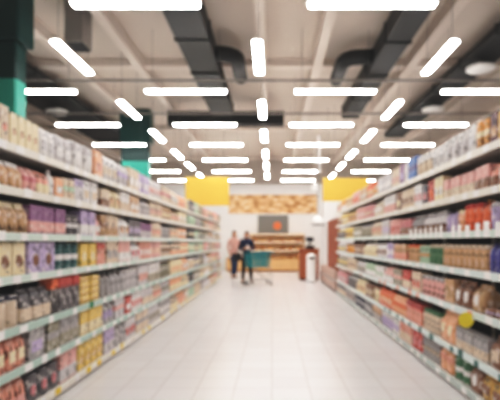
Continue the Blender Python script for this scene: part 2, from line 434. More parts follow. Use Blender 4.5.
L(3, 133, 142, 2, 'pouch', .24, 'white', 'rose', 'label')
L(3, 142, 152, 3, 'carton', .25, 'salmon', 'white', 'label')
L(3, 152, 162, 3, 'carton', .25, 'pink', 'cream', 'emblem')
L(3, 162, 172, 4, 'pouch', .25, 'beige', 'brown', 'label')
L(4,-14, 25, 3, 'jar', .235, 'beige', 'navy', 'lid')
L(4, 25, 54, 3, 'pouch', .255, 'charcoal', 'beige', 'lower')
L(4, 54.5, 62, 1, 'carton', .30, 'black', 'orange', 'top')
L(4, 62, 82, 3, 'carton', .30, 'charcoal', 'red', 'top')
L(4, 83, 103, 2, 'pack', .067, 'yellow', 'gold', 'band', tiers=4)
L(4, 104, 114, 2, 'bottle', .28, 'grey', 'charcoal', 'cap')
L(4, 114, 128, 3, 'bottle', .27, 'silver', 'grey', 'band')
L(4, 128, 140, 3, 'jar', .26, 'silver', 'white', 'lid')
L(4, 140, 150, 3, 'carton', .29, 'silver', 'salmon', 'label')
L(4, 150, 161, 4, 'carton', .29, 'white', 'olive', 'lower')
L(4, 161, 172, 4, 'bottle', .28, 'olive', 'white', 'cap')
L(5,-14, 30, 4, 'pouch', .245, 'salmon', 'cream', 'label')
L(5, 31, 48, 1, 'carton', .26, 'grey', 'lilac', 'label')
L(5, 50, 62, 1, 'carton', .25, 'olive', 'grey', 'band')
L(5, 63, 82, 2, 'carton', .255, 'grey', 'olive', 'lower')
L(5, 83.5, 105, 3, 'carton', .24, 'yellow', 'cream', 'lower')
L(5, 106, 117, 2, 'bottle', .25, 'silver', 'lilac', 'label')
L(5, 117, 127, 2, 'carton', .25, 'silver', 'pink', 'band')
L(5, 127, 133, 1, 'carton', .22, 'red', 'white', 'label')
L(5, 133, 144, 3, 'carton', .24, 'white', 'red', 'label')
L(5, 144, 154, 3, 'carton', .25, 'silver', 'beige', 'lower')
L(5, 154, 163, 3, 'pouch', .25, 'beige', 'salmon', 'label')
L(5, 163, 172, 4, 'can', .22, 'silver', 'olive', 'band')
L(6, 0, 30, 3, 'pouch', .25, 'salmon', 'pink', 'lower')
L(6, 31, 62, 3, 'pack', .22, 'charcoal', 'rose', 'emblem')
L(6, 62.5, 80, 2, 'carton', .27, 'pink', 'silver', 'lower')
L(6, 81, 105, 4, 'carton', .26, 'yellow', 'gold', 'label')
L(6, 106, 117, 2, 'carton', .26, 'lilac', 'silver', 'lower')
L(6, 117, 127, 2, 'bottle', .27, 'silver', 'white', 'cap')
L(6, 127, 138, 3, 'carton', .25, 'silver', 'red', 'label')
L(6, 138, 150, 4, 'carton', .26, 'beige', 'grey', 'band')
L(6, 150, 161, 4, 'bale', .25, 'silver', 'olive', 'label')
L(6, 161, 172, 4, 'carton', .26, 'grey', 'white', 'label')
# ---- right shelving, near part
R(0, 494, 512, 1, 'carton', .22, 'gold', 'white', 'label')
R(0, 485.5, 493.5, 1, 'carton', .24, 'maroon', 'tan', 'label')
R(0, 474, 485, 2, 'carton', .225, 'amber', 'cream', 'band')
R(0, 463, 473.5, 1, 'bale', .27, 'white', 'silver', 'label')
R(0, 441, 463, 3, 'bale', .245, 'silver', 'white', 'top')
R(0, 429, 441, 2, 'bale', .235, 'white', 'grey', 'label')
R(0, 414.5, 429, 3, 'bale', .24, 'beige', 'white', 'top')
R(0, 406, 414, 2, 'carton', .265, 'blue', 'indigo', 'band')
R(0, 402, 405.5, 1, 'carton', .235, 'white', 'silver', 'label')
R(0, 397.5, 402, 1, 'carton', .26, 'purple', 'lilac', 'label')
R(0, 390, 397, 2, 'carton', .26, 'beige', 'pink', 'label')
R(0, 376, 389, 4, 'carton', .25, 'silver', 'white', 'label')
R(0, 371, 376, 2, 'pouch', .21, 'beige', 'amber', 'label')
R(0, 365.5, 371, 3, 'carton', .26, 'orange', 'cream', 'label')
R(0, 358, 365, 4, 'carton', .25, 'tan', 'white', 'label')
R(0, 351, 358, 5, 'carton', .26, 'pink', 'orange', 'label')
R(0, 345, 351, 5, 'carton', .22, 'beige', 'amber', 'top')
R(0, 340, 345, 5, 'carton', .24, 'amber', 'white', 'lower')
R(0, 336.6, 340, 4, 'carton', .22, 'beige', 'rose', 'label')
R(1, 494, 512, 1, 'pouch', .225, 'pink', 'white', 'label')
R(1, 487, 493.5, 1, 'pouch', .18, 'salmon', 'brown', 'lower')
R(1, 471, 486.5, 2, 'carton', .195, 'pink', 'brown', 'lower')
R(1, 441, 470.5, 5, 'carton', .185, 'pink', 'beige', 'lower')
R(1, 432, 440.5, 2, 'carton', .245, 'cream', 'white', 'label')
R(1, 426, 431.5, 1, 'carton', .24, 'red', 'orange', 'label')
R(1, 420, 425.5, 1, 'carton', .21, 'navy', 'rose', 'label')
R(1, 412, 419.5, 2, 'carton', .25, 'white', 'rose', 'label')
R(1, 399, 411, 3, 'carton', .24, 'beige', 'brown', 'label')
R(1, 394, 398.5, 1, 'carton', .25, 'brown', 'cream', 'label')
R(1, 382, 393, 4, 'carton', .25, 'white', 'pink', 'lower')
R(1, 372, 381, 4, 'pouch', .23, 'beige', 'white', 'label')
R(1, 364, 371, 4, 'carton', .22, 'rose', 'beige', 'label')
R(1, 355, 363, 5, 'carton', .23, 'pink', 'white', 'emblem')
R(1, 347, 354, 5, 'jar', .2, 'tan', 'yellow', 'lid')
R(1, 341, 346.5, 5, 'carton', .23, 'yellow', 'white', 'label')
R(1, 336.6, 340.5, 4, 'carton', .22, 'beige', 'brown', 'lower')
R(2, 494, 512, 1, 'jar', .225, 'lilac', 'grey', 'lid')
R(2, 484.5, 493.5, 1, 'jar', .215, 'lilac', 'silver', 'lid')
R(2, 476.5, 484, 1, 'bottle', .25, 'orange', 'amber', 'cap')
R(2, 460, 476, 3, 'jar', .235, 'orange', 'red', 'lid')
R(2, 452, 459.5, 1, 'jar', .2, 'peach', 'cream', 'lid')
R(2, 442, 451.5, 2, 'bottle', .21, 'lilac', 'charcoal', 'cap')
R(2, 420, 441.5, 5, 'bottle', .225, 'silver', 'brown', 'lower')
R(2, 409, 419.5, 3, 'bottle', .22, 'grey', 'brown', 'lower')
R(2, 398, 408.5, 3, 'carton', .20, 'rose', 'brown', 'lower')
R(2, 388, 397, 3, 'carton', .22, 'pink', 'red', 'label')
R(2, 380, 387.5, 3, 'carton', .24, 'silver', 'lilac', 'label')
R(2, 370, 379.5, 4, 'pouch', .25, 'beige', 'salmon', 'emblem')
R(2, 360, 369.5, 5, 'jar', .21, 'olive', 'silver', 'lid')
R(2, 352, 359.5, 5, 'carton', .22, 'olive', 'white', 'label')
R(2, 344, 351.5, 5, 'carton', .22, 'yellow', 'brown', 'label')
R(2, 336.6, 343.5, 7, 'jar', .2, 'charcoal', 'yellow', 'lid')
R(3, 483.5, 512, 4, 'bottle', .25, 'indigo', 'navy', 'cap')
R(3, 438, 483, 8, 'jar', .215, 'tan', 'beige', 'lid')
R(3, 425, 437.5, 3, 'jar', .215, 'green', 'beige', 'lid')
R(3, 416, 424.5, 2, 'can', .2, 'mint', 'tan', 'band')
R(3, 405, 415.5, 3, 'jar', .21, 'tan', 'orange', 'lid')
R(3, 392, 404.5, 4, 'carton', .21, 'tan', 'salmon', 'lower')
R(3, 385, 391.5, 2, 'carton', .23, 'lilac', 'white', 'label')
R(3, 375, 384.5, 3, 'pouch', .22, 'white', 'brown', 'label')
R(3, 362, 374.5, 5, 'bag', .22, 'cream', 'white', 'top')
R(3, 353, 361.5, 5, 'carton', .21, 'brown', 'beige', 'label')
R(3, 345, 352.5, 6, 'jar', .21, 'amber', 'charcoal', 'lid')
R(3, 336.6, 344.5, 7, 'carton', .21, 'silver', 'yellow', 'label')
R(4, 482, 512, 3, 'pack', .06, 'brown', 'lilac', 'band')
R(4, 468, 480.5, 1, 'bag', .23, 'kraft', 'white', 'emblem')
R(4, 451, 466.5, 2, 'bag', .235, 'brown', 'white', 'emblem')
R(4, 441, 450.5, 1, 'carton', .225, 'tan', 'kraft', 'label')
R(4, 419, 440.5, 5, 'jar', .21, 'pink', 'white', 'lid')
R(4, 409, 418.5, 2, 'carton', .23, 'beige', 'red', 'label')
R(4, 400, 408.5, 2, 'carton', .23, 'red', 'beige', 'lower')
R(4, 391, 399.5, 2, 'carton', .21, 'olive', 'pink', 'band')
R(4, 382, 390.5, 2, 'pouch', .22, 'pink', 'white', 'lower')
R(4, 374, 381.5, 2, 'carton', .2, 'white', 'mint', 'label')
R(4, 364, 373.5, 4, 'carton', .21, 'mint', 'white', 'lower')
R(4, 355, 363.5, 5, 'pouch', .21, 'silver', 'olive', 'label')
R(4, 346, 354.5, 6, 'carton', .22, 'beige', 'brown', 'emblem')
R(4, 336.6, 345.5, 8, 'carton', .21, 'olive', 'yellow', 'band')
R(5, 485, 512, 2, 'bag', .24, 'brown', 'beige', 'label')
R(5, 452.5, 484, 7, 'carton', .19, 'grey', 'beige', 'lower')
R(5, 437, 451.5, 2, 'bag', .29, 'peach', 'cream', 'emblem')
R(5, 420, 435, 4, 'jar', .23, 'beige', 'green', 'lid')
R(5, 404, 419.5, 4, 'carton', .24, 'salmon', 'red', 'top')
R(5, 391, 403.5, 4, 'pouch', .25, 'peach', 'orange', 'band')
R(5, 377, 390.5, 5, 'pouch', .25, 'orange', 'cream', 'emblem')
R(5, 371, 376.5, 2, 'jar', .24, 'cream', 'brown', 'lid')
R(5, 364, 370.5, 3, 'carton', .23, 'brown', 'cream', 'label')
R(5, 355, 363.5, 4, 'pouch', .24, 'cream', 'tan', 'label')
R(5, 346, 354.5, 6, 'jar', .22, 'charcoal', 'white', 'lid')
R(5, 336.6, 345.5, 8, 'carton', .22, 'rose', 'silver', 'label')
R(6, 478, 500, 2, 'bag', .23, 'gold', 'brown', 'label')
R(6, 465, 477.5, 1, 'bag', .24, 'brown', 'white', 'emblem')
R(6, 450, 464, 2, 'can', .21, 'green', 'white', 'band')
R(6, 437, 449.5, 2, 'bag', .26, 'peach', 'salmon', 'band')
R(6, 420, 436, 5, 'can', .21, 'grey', 'beige', 'band')
R(6, 410, 419.5, 2, 'carton', .24, 'red', 'rose', 'label')
R(6, 398, 409.5, 3, 'carton', .25, 'salmon', 'beige', 'lower')
R(6, 390, 397.5, 2, 'bale', .25, 'white', 'lilac', 'label')
R(6, 380, 389.5, 3, 'bale', .24, 'lilac', 'white', 'top')
R(6, 371, 379.5, 4, 'carton', .22, 'tan', 'grey', 'lower')
R(6, 363, 370.5, 4, 'carton', .22, 'charcoal', 'silver', 'label')
R(6, 354, 362.5, 5, 'can', .2, 'navy', 'silver', 'band')
R(6, 345, 353.5, 6, 'carton', .22, 'grey', 'brown', 'label')
R(6, 336.6, 344.5, 7, 'carton', .22, 'charcoal', 'beige', 'lower')
# ---- left shelving, far part: a peach block on every shelf, then olive-grey, then pinkish grey to the end
rf = random.Random(21)
def far(lev, ya, yb, c1s, c2s, kinds, wid):
    y = ya; seen = set(); last = None
    while y < yb - .3:
        n = rf.choice((3, 3, 4)); Lr = min(n * wid * rf.uniform(.9, 1.15), yb - y)
        for _ in range(30):
            k = rf.choice(kinds); c1 = rf.choice(c1s); c2 = rf.choice([c for c in c2s if c != c1])
            f = {'bottle': 'cap', 'jar': 'lid', 'can': 'band'}.get(k) or rf.choice(('label', 'lower', 'band'))
            if (k, c1, c2, f) not in seen and c1 != last: break
        seen.add((k, c1, c2, f)); last = c1
        run('left', lev, y, y + Lr - .02, n, k, rf.uniform(.2, .255) + (.03 if lev in (0, 4) else 0), c1, c2, f)
        y += Lr
for lev in range(7):
    far(lev, yl(172.5), yl(190), ['peach', 'peach', 'beige', 'cream'], ['cream', 'peach', 'salmon', 'white', 'beige'], ['packet', 'pouch', 'packet'], .25)
    far(lev, yl(190.5), yl(205), ['olive', 'grey', 'charcoal', 'mint', 'beige'], ['silver', 'white', 'teal', 'cream'], ['packet', 'jar', 'bottle', 'can'], .25)
    far(lev, yl(205.5), 17.95, ['beige', 'pink', 'silver', 'tan', 'olive'], ['silver', 'white', 'grey', 'cream', 'beige'], ['carton', 'packet', 'pouch'], .3)
# labels: numbered along the shelf, away from the camera, among those that look alike
cnt = {}
for side, lev, y, o, desc, tier, cat, grp in sorted(ITEMS, key=lambda t: t[2]):
    if tier is not None:
        k = (side, lev, desc, tier); cnt[k] = i = cnt.get(k, -1) + 1
        t = ['bottom', 'second up', 'third up', 'topmost'][tier]
        tag(o, f'{desc}, {t} in the {"nearer" if i == 0 else "farther"} stack, {side} {LEVEL[lev]}', cat, grp)
    else:
        k = (side, lev, desc); cnt[k] = i = cnt.get(k, -1) + 1
        tag(o, f"{ORD[i]} {desc} on {side} shelving's {LEVEL[lev]}", cat, grp)
# a green crate above the amber cartons; the round yellow price disc on the right rail
bm = bmesh.new(); box(bm, -.075, .075, -.2, .2, 0, .04); bevel(bm, .008)
t = thing('plastic_crate', 'dark green crate standing behind amber cartons on the right top shelf', 'crate', (RX + .388, 4.37, RV[0] + .001))
obj('crate_floor', bm, mat('dark green plastic', '1F5A44', .5), t)
for a in ((-.075, .075, -.2, -.185), (-.075, .075, .185, .2), (-.075, -.06, -.185, .185), (.06, .075, -.185, .185)):
    bx('crate_wall', mat('dark green plastic', '1F5A44', .5), t, *a, .04, .40, bev=.003)
t = thing('promotion_disc', 'round yellow promotion disc hanging from a right shelf rail', 'price sign', (RX - .065, 4.06, RV[4] - .065))
bm = bmesh.new(); lathe(bm, [(.064, 0), (.064, .006)], 28); bmesh.ops.rotate(bm, verts=bm.verts, cent=(0,0,0), matrix=Matrix.Rotation(PI/2, 3, 'X')); obj('disc_face', bm, mat('lemon card', 'FBE650', .5), t)
bx('hanger_clip', M_house, t, .05, .069, -.008, .004, .0, .05)
t = thing('shelf_ticket', 'green promotion ticket clipped on a left rail under yellow packs', 'price sign', (LX + .008, yl(91), LV[4] - .055))
bx('ticket_card', mat('green card', '2F8A5C', .5), t, 0, .004, -.05, .05, 0, .07)
# ------------------------------------------------------------------ hanging yellow signs
for nm, x0, x1, z0, z1, y in (('left', -2.50, -1.24, 2.42, 3.25, 14.0), ('right', 1.47, 2.76, 2.55, 3.22, 14.0)):
    t = thing('hanging_sign', f'plain yellow hanging sign board above the far {nm} shelving', 'sign', ((x0+x1)/2, y, z0))
    w = (x1-x0)/2
    bx('sign_board', M_yellow, t, -w, w, -.02, .02, 0, z1-z0, bev=.006)
    for sx in (-w+.15, w-.15):
        bm = bmesh.new(); tube(bm, [(sx, 0, z1-z0), (sx, 0, 5.24-z0)], .006, 5); obj('hanging_cable', bm, M_cable, t)
t = thing('ceiling_pole', 'slim white pole hanging from the ceiling over the aisle far away', 'pole', (1.72, 17.7, 0))
bm = bmesh.new(); lathe(bm, [(.06, 4.0), (.06, 5.24)], 12); obj('pole_tube', bm, M_wall, t); bx('pole_head', M_wall, t, -.09, .09, -.09, .09, 3.9, 4.0, bev=.01)
t = thing('hanging_box', 'small white box hanging before the bread banner, beyond the white pole', 'hanging box', (1.75, 19.8, 3.42))
bx('casing', M_wall, t, -.12, .12, -.12, .12, 0, .34, bev=.02); bm = bmesh.new(); tube(bm, [(0, 0, .34), (0, 0, 1.83)], .015, 6); obj('drop_rod', bm, M_wall, t)

# ------------------------------------------------------------------ bakery at the far end
M_bread = mat('bread photograph', 'D9A066', .5)
nt = M_bread.node_tree; b = nt.nodes['Principled BSDF']
tc = nt.nodes.new('ShaderNodeTexCoord'); vo = nt.nodes.new('ShaderNodeTexVoronoi'); vo.inputs['Scale'].default_value = 3.3
mp = nt.nodes.new('ShaderNodeMapping'); mp.inputs['Rotation'].default_value = (0, .6, 0); mp.inputs['Scale'].default_value = (1, 1, 1.7)
rp = nt.nodes.new('ShaderNodeValToRGB'); e = rp.color_ramp.elements
e[0].color = (*lin('FBEEDB'), 1); e[0].position = 0; e[1].color = (*lin('BE8452'), 1); e[1].position = .85
x = e.new(.35); x.color = (*lin('F3CFA0'), 1); x = e.new(.65); x.color = (*lin('E0AE7C'), 1)
nt.links.new(tc.outputs['Object'], mp.inputs['Vector']); nt.links.new(mp.outputs[0], vo.inputs['Vector']); nt.links.new(vo.outputs['Distance'], rp.inputs[0]); nt.links.new(rp.outputs[0], b.inputs['Base Color'])
t = thing('bread_banner', 'long banner with a photograph of golden loaves on the far wall', 'banner', (.04, 23.08, 2.72))
bx('printed_panel', M_bread, t, -2.1, 2.1, 0, .05, 0, .9); 
for z0, z1 in ((-.05, 0), (.9, .95)): bx('banner_frame', M_wall, t, -2.15, 2.15, -.01, .06, z0, z1)
t = thing('menu_screen', 'grey display panel with round orange mark on the bakery wall', 'screen', (.05, 23.05, 1.74))
bx('screen_panel', mat('grey screen', '8C8984', .4), t, -.70, .70, 0, .06, 0, .89, bev=.01)
bx('screen_frame', mat('pale grey frame', 'A9A6A2', .4), t, -.73, .73, .03, .09, -.03, .92)
bm = bmesh.new(); lathe(bm, [(.19, 0), (.19, .012)], 28); bmesh.ops.rotate(bm, verts=bm.verts, cent=(0,0,0), matrix=Matrix.Rotation(PI/2, 3, 'X')); obj('round_mark', bm, mat('orange mark', 'F0875C', .5), t, (.2, 0, .40))
M_wood = mat('honey wood', 'E6BC88', .45, noise=.15, scale=6); M_wood2 = mat('dark honey wood', 'B27B45', .45, noise=.15, scale=6)
t = thing('bread_display', 'honey coloured wooden bread display along the far bakery wall', 'display shelf', (0, 22.3, 0))
bx('base_cabinet', M_wood, t, -2.1, 1.5, 0, .7, .08, .60, bev=.01); bx('plinth', M_wood2, t, -2.05, 1.45, .05, .7, 0, .08)
bx('back_board', mat('pale bakery board', 'EAD3B0', .5), t, -1.0, 1.5, .66, .7, .60, 1.72)
for x in (-1.0, .25, 1.47): bx('divider', M_wood, t, x, x+.03, .1, .66, .60, 1.72)
M_strip = mat('added warm shelf glow', (1, .93, .82), emit=1.6)  # glow strips added to brighten the dark recesses of the bread display
for z in (.98, 1.36):
    sh = bx('shelf', M_wood, t, -1.0, 1.5, .08, .66, z, z+.03); bx('added_light_strip', M_strip, sh, -.96, 1.46, .10, .13, z-.012, z)
sh = bx('canopy', M_wood, t, -1.0, 1.5, .08, .70, 1.72, 1.75); bx('added_light_strip', M_strip, sh, -.96, 1.46, .10, .13, 1.708, 1.72)
bx('ledge', M_wood2, t, -2.1, 1.5, -.02, .2, .60, .64)
M_crust = [mat('crust a', 'C98E52', .6, noise=.2, scale=9), mat('crust b', 'B87840', .6, noise=.2, scale=9), mat('crust c', 'DDB078', .6, noise=.2, scale=9)]
def loaf_mesh(kind, m):
    bm = bmesh.new(); n = 9; rings = []
    Ln, r = (.30, .075) if kind == 0 else (.24, .10)
    for i in range(n):
        a = -1 + 2*i/(n-1); rr = r * max(.12, (1 - abs(a)**2.6) ** .5)
        rings.append([bm.verts.new((a*Ln/2, rr*math.cos(2*PI*k/10), max(rr*.8*math.sin(2*PI*k/10) + r*.62, 0))) for k in range(10)])
    loft(bm, rings); return mesh('bread_loaf', bm, m, True)
LM = [loaf_mesh(k % 2, M_crust[k % 3]) for k in range(6)]
def scores(root, kind):
    bm = bmesh.new(); r = .075 if kind == 0 else .10
    box(bm, -.07, .07, -.008, .008, r*1.36, r*1.36 + .01); obj('score_mark', bm, M_crust[2], root)
for lev, (z, nm) in enumerate(((1.391, 'upper'), (1.011, 'middle'), (.641, 'lower'))):
    for i in range(6):
        k = (i*2 + lev) % 6
        o = link('bread_loaf', LM[k], None, ((-.80 + i*.36) if i < 3 else (.50 + (i-3)*.36), 22.3 + .33, z)); scores(o, k % 2)
        tag(o, f'{["first","second","third","fourth","fifth","sixth","seventh"][i]} loaf from left on the {nm} bakery shelf', 'bread', f'loaves on the {nm} bakery shelf')
# pendant dome
t = thing('pendant_lamp', 'white dome lamp with grey rim hanging by the service counter', 'lamp', (1.72, 18.2, 2.02))
bm = bmesh.new(); lathe(bm, [(.26, 0), (.25, .08), (.20, .2), (.1, .3), (.03, .34)], 24); obj('dome_shade', bm, M_wall, t, smooth=True)
bm = bmesh.new(); lathe(bm, [(.265, -.02), (.268, .01)], 24); obj('rim', bm, M_duct2, t)
bm = bmesh.new(); tube(bm, [(0, 0, .34), (0, 0, 3.22)], .008, 6); obj('hanging_cord', bm, M_cable, t)
# brown counter, white bin, dark scale
M_ctr = mat('red brown wood', 'A86344', .45, noise=.12, scale=5)
t = thing('service_counter', 'red brown wooden service counter at the end of the aisle', 'counter', (1.33, 17.3, 0))
bx('counter_body', M_ctr, t, -.34, .34, 0, .7, .06, 1.08, bev=.01); bx('counter_top', M_ctr, t, -.37, .37, -.04, .74, 1.08, 1.13, bev=.008); bx('plinth', M_back, t, -.32, .32, .03, .68, 0, .06)
t = thing('counter_scale', 'dark weighing scale with upright display on the brown counter', 'scale', (1.38, 17.6, 1.131))
bx('scale_base', M_rubber, t, -.15, .15, -.15, .15, 0, .1, bev=.012); bx('weighing_plate', M_metal, t, -.14, .14, -.16, .1, .1, .115, bev=.003)
bx('display_post', M_rubber, t, -.03, .03, .1, .14, .1, .28); bx('display_head', mat('charcoal plastic', '3A3A3E', .4), t, -.14, .14, .07, .15, .26, .42, bev=.012)
t = thing('litter_bin', 'tall white litter bin with dark opening before the brown counter', 'bin', (1.34, 16.55, 0))
bm = bmesh.new(); lathe(bm, [(.155, 0), (.165, .02), (.17, .8)], 24); obj('bin_body', bm, M_wall, t, smooth=False)
bm = bmesh.new(); lathe(bm, [(.172, .8), (.172, .86), (.15, .93), (.09, .965), (.01, .975)], 24); obj('dome_lid', bm, M_wall, t, smooth=True)
bx('opening', M_rubber, t, -.09, .09, -.178, -.1, .80, .87, bev=.006)
bm = bmesh.new(); lathe(bm, [(.175, 0), (.175, .03)], 24); obj('base_ring', bm, M_duct2, t)
# low unit with brown panel at the end of the right shelving
M_low = mat('pinkish beige laminate', 'C9AFA3', .5); M_pan = mat('rust brown panel', '9A4E30', .5, noise=.1, scale=4)
t = thing('low_display_unit', 'low beige display unit with tall rust brown panel after the right shelving', 'display unit', (1.69, 12.95, 0))
bx('unit_body', M_low, t, 0, .55, 0, 3.9, .05, .60, bev=.01); bx('kick_plate', M_back, t, .03, .52, .02, 3.88, 0, .05)
bx('rear_panel', M_pan, t, .06, .12, 0, 2.3, .60, 2.02, bev=.006); bx('bumper_rail', M_metal, t, -.02, 0, 0, 3.9, .30, .34)
for k in range(5): bx('front_groove', M_wood2, t, -.004, 0, .02 + k*.96, .035 + k*.96, .06, .59)

# ------------------------------------------------------------------ shopping trolley
def trolley(loc, rz):
    T = thing('shopping_trolley', 'teal plastic shopping trolley beside the person in navy jacket', 'shopping cart', loc, rz)
    M_teal = mat('teal basket plastic', '2A949C', .4); M_teal2 = mat('dark teal plastic', '17666C', .4)
    def P(u, v, w):        # u along length 0..1 (handle at 1), v across -1..1, w height 0..1
        l = -.38 + u * .80 + (1 - w) * .05 * (1 - 2*u); hw = .20 + .06*w + .03*u
        return Vector((l, v*hw, .56 + .46*w + .05*u*w))
    def panel(f, nu, nw, th, part):
        bm = bmesh.new(); g = [[bm.verts.new(f(i/nu, j/nw)) for j in range(nw+1)] for i in range(nu+1)]
        for i in range(nu):
            for j in range(nw): bm.faces.new((g[i][j], g[i+1][j], g[i+1][j+1], g[i][j+1]))
        bmesh.ops.wireframe(bm, faces=list(bm.faces), thickness=th, use_boundary=True, use_even_offset=True, use_replace=True)
        obj(part, bm, M_teal, T)
    for v in (-1, 1): panel(lambda a, c: P(a, v, c), 16, 9, .017, 'basket_side')
    panel(lambda a, c: P(0, 2*a-1, c), 10, 9, .017, 'basket_front'); panel(lambda a, c: P(1, 2*a-1, c), 10, 9, .017, 'basket_back')
    panel(lambda a, c: P(a, 2*c-1, 0), 16, 10, .017, 'basket_floor')
    bm = bmesh.new(); tube(bm, [P(0,-1,1), P(1,-1,1), P(1,1,1), P(0,1,1), P(0,-1,1)], .014, 8); obj('basket_rim', bm, M_teal2, T)
    bm = bmesh.new(); tube(bm, [(.53, -.27, 1.03), (.53, .27, 1.03)], .017, 10); h = obj('handle', bm, M_teal2, T)
    for v in (-1, 1):
        bm = bmesh.new(); tube(bm, [(.42, v*.27, 1.0), (.53, v*.27, 1.03)], .011, 8); obj('handle_bracket', bm, M_metal, h)
        bm = bmesh.new(); tube(bm, [(.42, v*.23, .60), (.46, v*.24, .30), (.44, v*.25, .16), (-.34, v*.19, .15)], .012, 8); obj('frame_tube', bm, M_metal, T)
        bm = bmesh.new(); tube(bm, [(-.1, v*.2, .56), (.30, v*.24, .16)], .010, 8); obj('frame_strut', bm, M_metal, T)
    bm = bmesh.new(); tube(bm, [(.40, -.25, .16), (.40, .25, .16)], .011, 8); obj('cross_bar', bm, M_metal, T)
    for x, y in ((.42, -.25), (.42, .25), (-.33, -.19), (-.33, .19)):
        bm = bmesh.new(); tube(bm, [(x, y-.014, .05), (x, y+.014, .05)], .05, 16); w = obj('wheel', bm, M_duct2, T)
        bm = bmesh.new()
        box(bm, x-.018, x+.018, y-.024, y-.018, .05, .15); box(bm, x-.018, x+.018, y+.018, y+.024, .05, .15); box(bm, x-.02, x+.02, y-.024, y+.024, .14, .155); obj('wheel_fork', bm, M_metal, w)
trolley((-.50, 15.55, 0), math.radians(14))

# ------------------------------------------------------------------ people
def skin_mesh(name, chains, m, sub=2):
    """chains: list of [(point, (rx, ry)) ...]; equal points are shared; grown by a Skin modifier into one surface"""
    verts, rad, edges, idx = [], [], [], {}
    for ch in chains:
        prev = None
        for p, r in ch:
            key = tuple(round(c, 4) for c in p)
            if key not in idx:
                idx[key] = len(verts); verts.append(p); rad.append(r if isinstance(r, tuple) else (r, r))
            if prev is not None and prev != idx[key]: edges.append((prev, idx[key]))
            prev = idx[key]
    me = bpy.data.meshes.new(name); me.from_pydata(verts, edges, [])
    o = bpy.data.objects.new(name, me); COL.objects.link(o)
    md = o.modifiers.new('skin', 'SKIN'); md.use_smooth_shade = True
    # one root per connected piece
    par = list(range(len(verts)))
    def fnd(a):
        while par[a] != a: a = par[a]
        return a
    for a, b_ in edges: par[fnd(a)] = fnd(b_)
    roots = set()
    for i, sv in enumerate(me.skin_vertices[0].data):
        sv.radius = rad[i]; f = fnd(i); sv.use_root = f not in roots; roots.add(f)
    s = o.modifiers.new('sub', 'SUBSURF'); s.levels = sub; s.render_levels = sub
    dg = bpy.context.evaluated_depsgraph_get(); dg.update()
    out = bpy.data.meshes.new_from_object(o.evaluated_get(dg))
    bpy.data.objects.remove(o)
    out.materials.clear(); out.materials.append(m)
    for p in out.polygons: p.use_smooth = True
    return out
def head_bm(bm, c, turn, s=1.0):
    """an egg-shaped head with brow, nose, lips, chin and ears, facing -Y before turning"""
    vs = list(bmesh.ops.create_uvsphere(bm, u_segments=24, v_segments=18, radius=1)['verts'])
    for v in vs:
        x, y, z = v.co
        nx, ny, nz = x*.076, y*.096, z*.118
        if z < 0: nx *= 1 - .28*(-z)**1.3; ny *= 1 - .10*(-z)
        if y < 0:
            ny += -.020*math.exp(-((x/.16)**2) - ((z+.16)/.2)**2)          # nose
            ny += -.006*math.exp(-((x/.3)**2) - ((z+.48)/.1)**2)          # lips
            ny += -.008*math.exp(-((x/.3)**2) - ((z+.82)/.18)**2)         # chin
            ny += .007*math.exp(-(((abs(x)-.38)/.16)**2) - ((z-.02)/.12)**2)  # eye sockets
        v.co = (nx, ny, nz)
    for sx in (-1, 1):
        ear = list(bmesh.ops.create_uvsphere(bm, u_segments=8, v_segments=6, radius=1)['verts'])
        for v in ear: v.co = (sx*.076 + v.co.x*.010, .012 + v.co.y*.02, -.01 + v.co.z*.033)
        vs += ear
    for v in vs: v.co = turn @ (v.co * s) + Vector(c)
def hand_chains(wr, d, side, palm_n, curl=.5, s=1.0):
    """palm and five bent fingers from wrist wr; d = pointing direction, side = towards the thumb, palm_n = palm normal"""
    wr, d, side, pn = Vector(wr), Vector(d).normalized(), Vector(side).normalized(), Vector(palm_n).normalized()
    ch = []; pal = wr + d*.045*s; kn = wr + d*.085*s
    ch.append([(tuple(wr), (.021, .026)), (tuple(pal), (.018, .036)), (tuple(kn), (.014, .036))])
    for off, ln in ((.030, .070), (.010, .080), (-.010, .074), (-.029, .058)):
        b0 = wr + d*.07*s + side*off; p = [b0]; dd = d.copy()
        for j, f in enumerate((.45, .32, .23)):
            dd = (dd + pn*curl*(.45 + .25*j)).normalized(); p.append(p[-1] + dd*ln*f*s + (d*.018 if j == 0 else Vector()))
        ch.append([(tuple(q), r) for q, r in zip(p, (.0095, .009, .0085, .007))])
    b0 = wr + d*.03*s + side*.024; q1 = b0 + (d*.55 + side*.8).normalized()*.035; q2 = q1 + (d + side*.25 + pn*curl*.5).normalized()*.028; q3 = q2 + (d + pn*curl*.6).normalized()*.022
    ch.append([(tuple(q), r) for q, r in zip((b0, q1, q2, q3), (.011, .0105, .0095, .008))])
    return ch
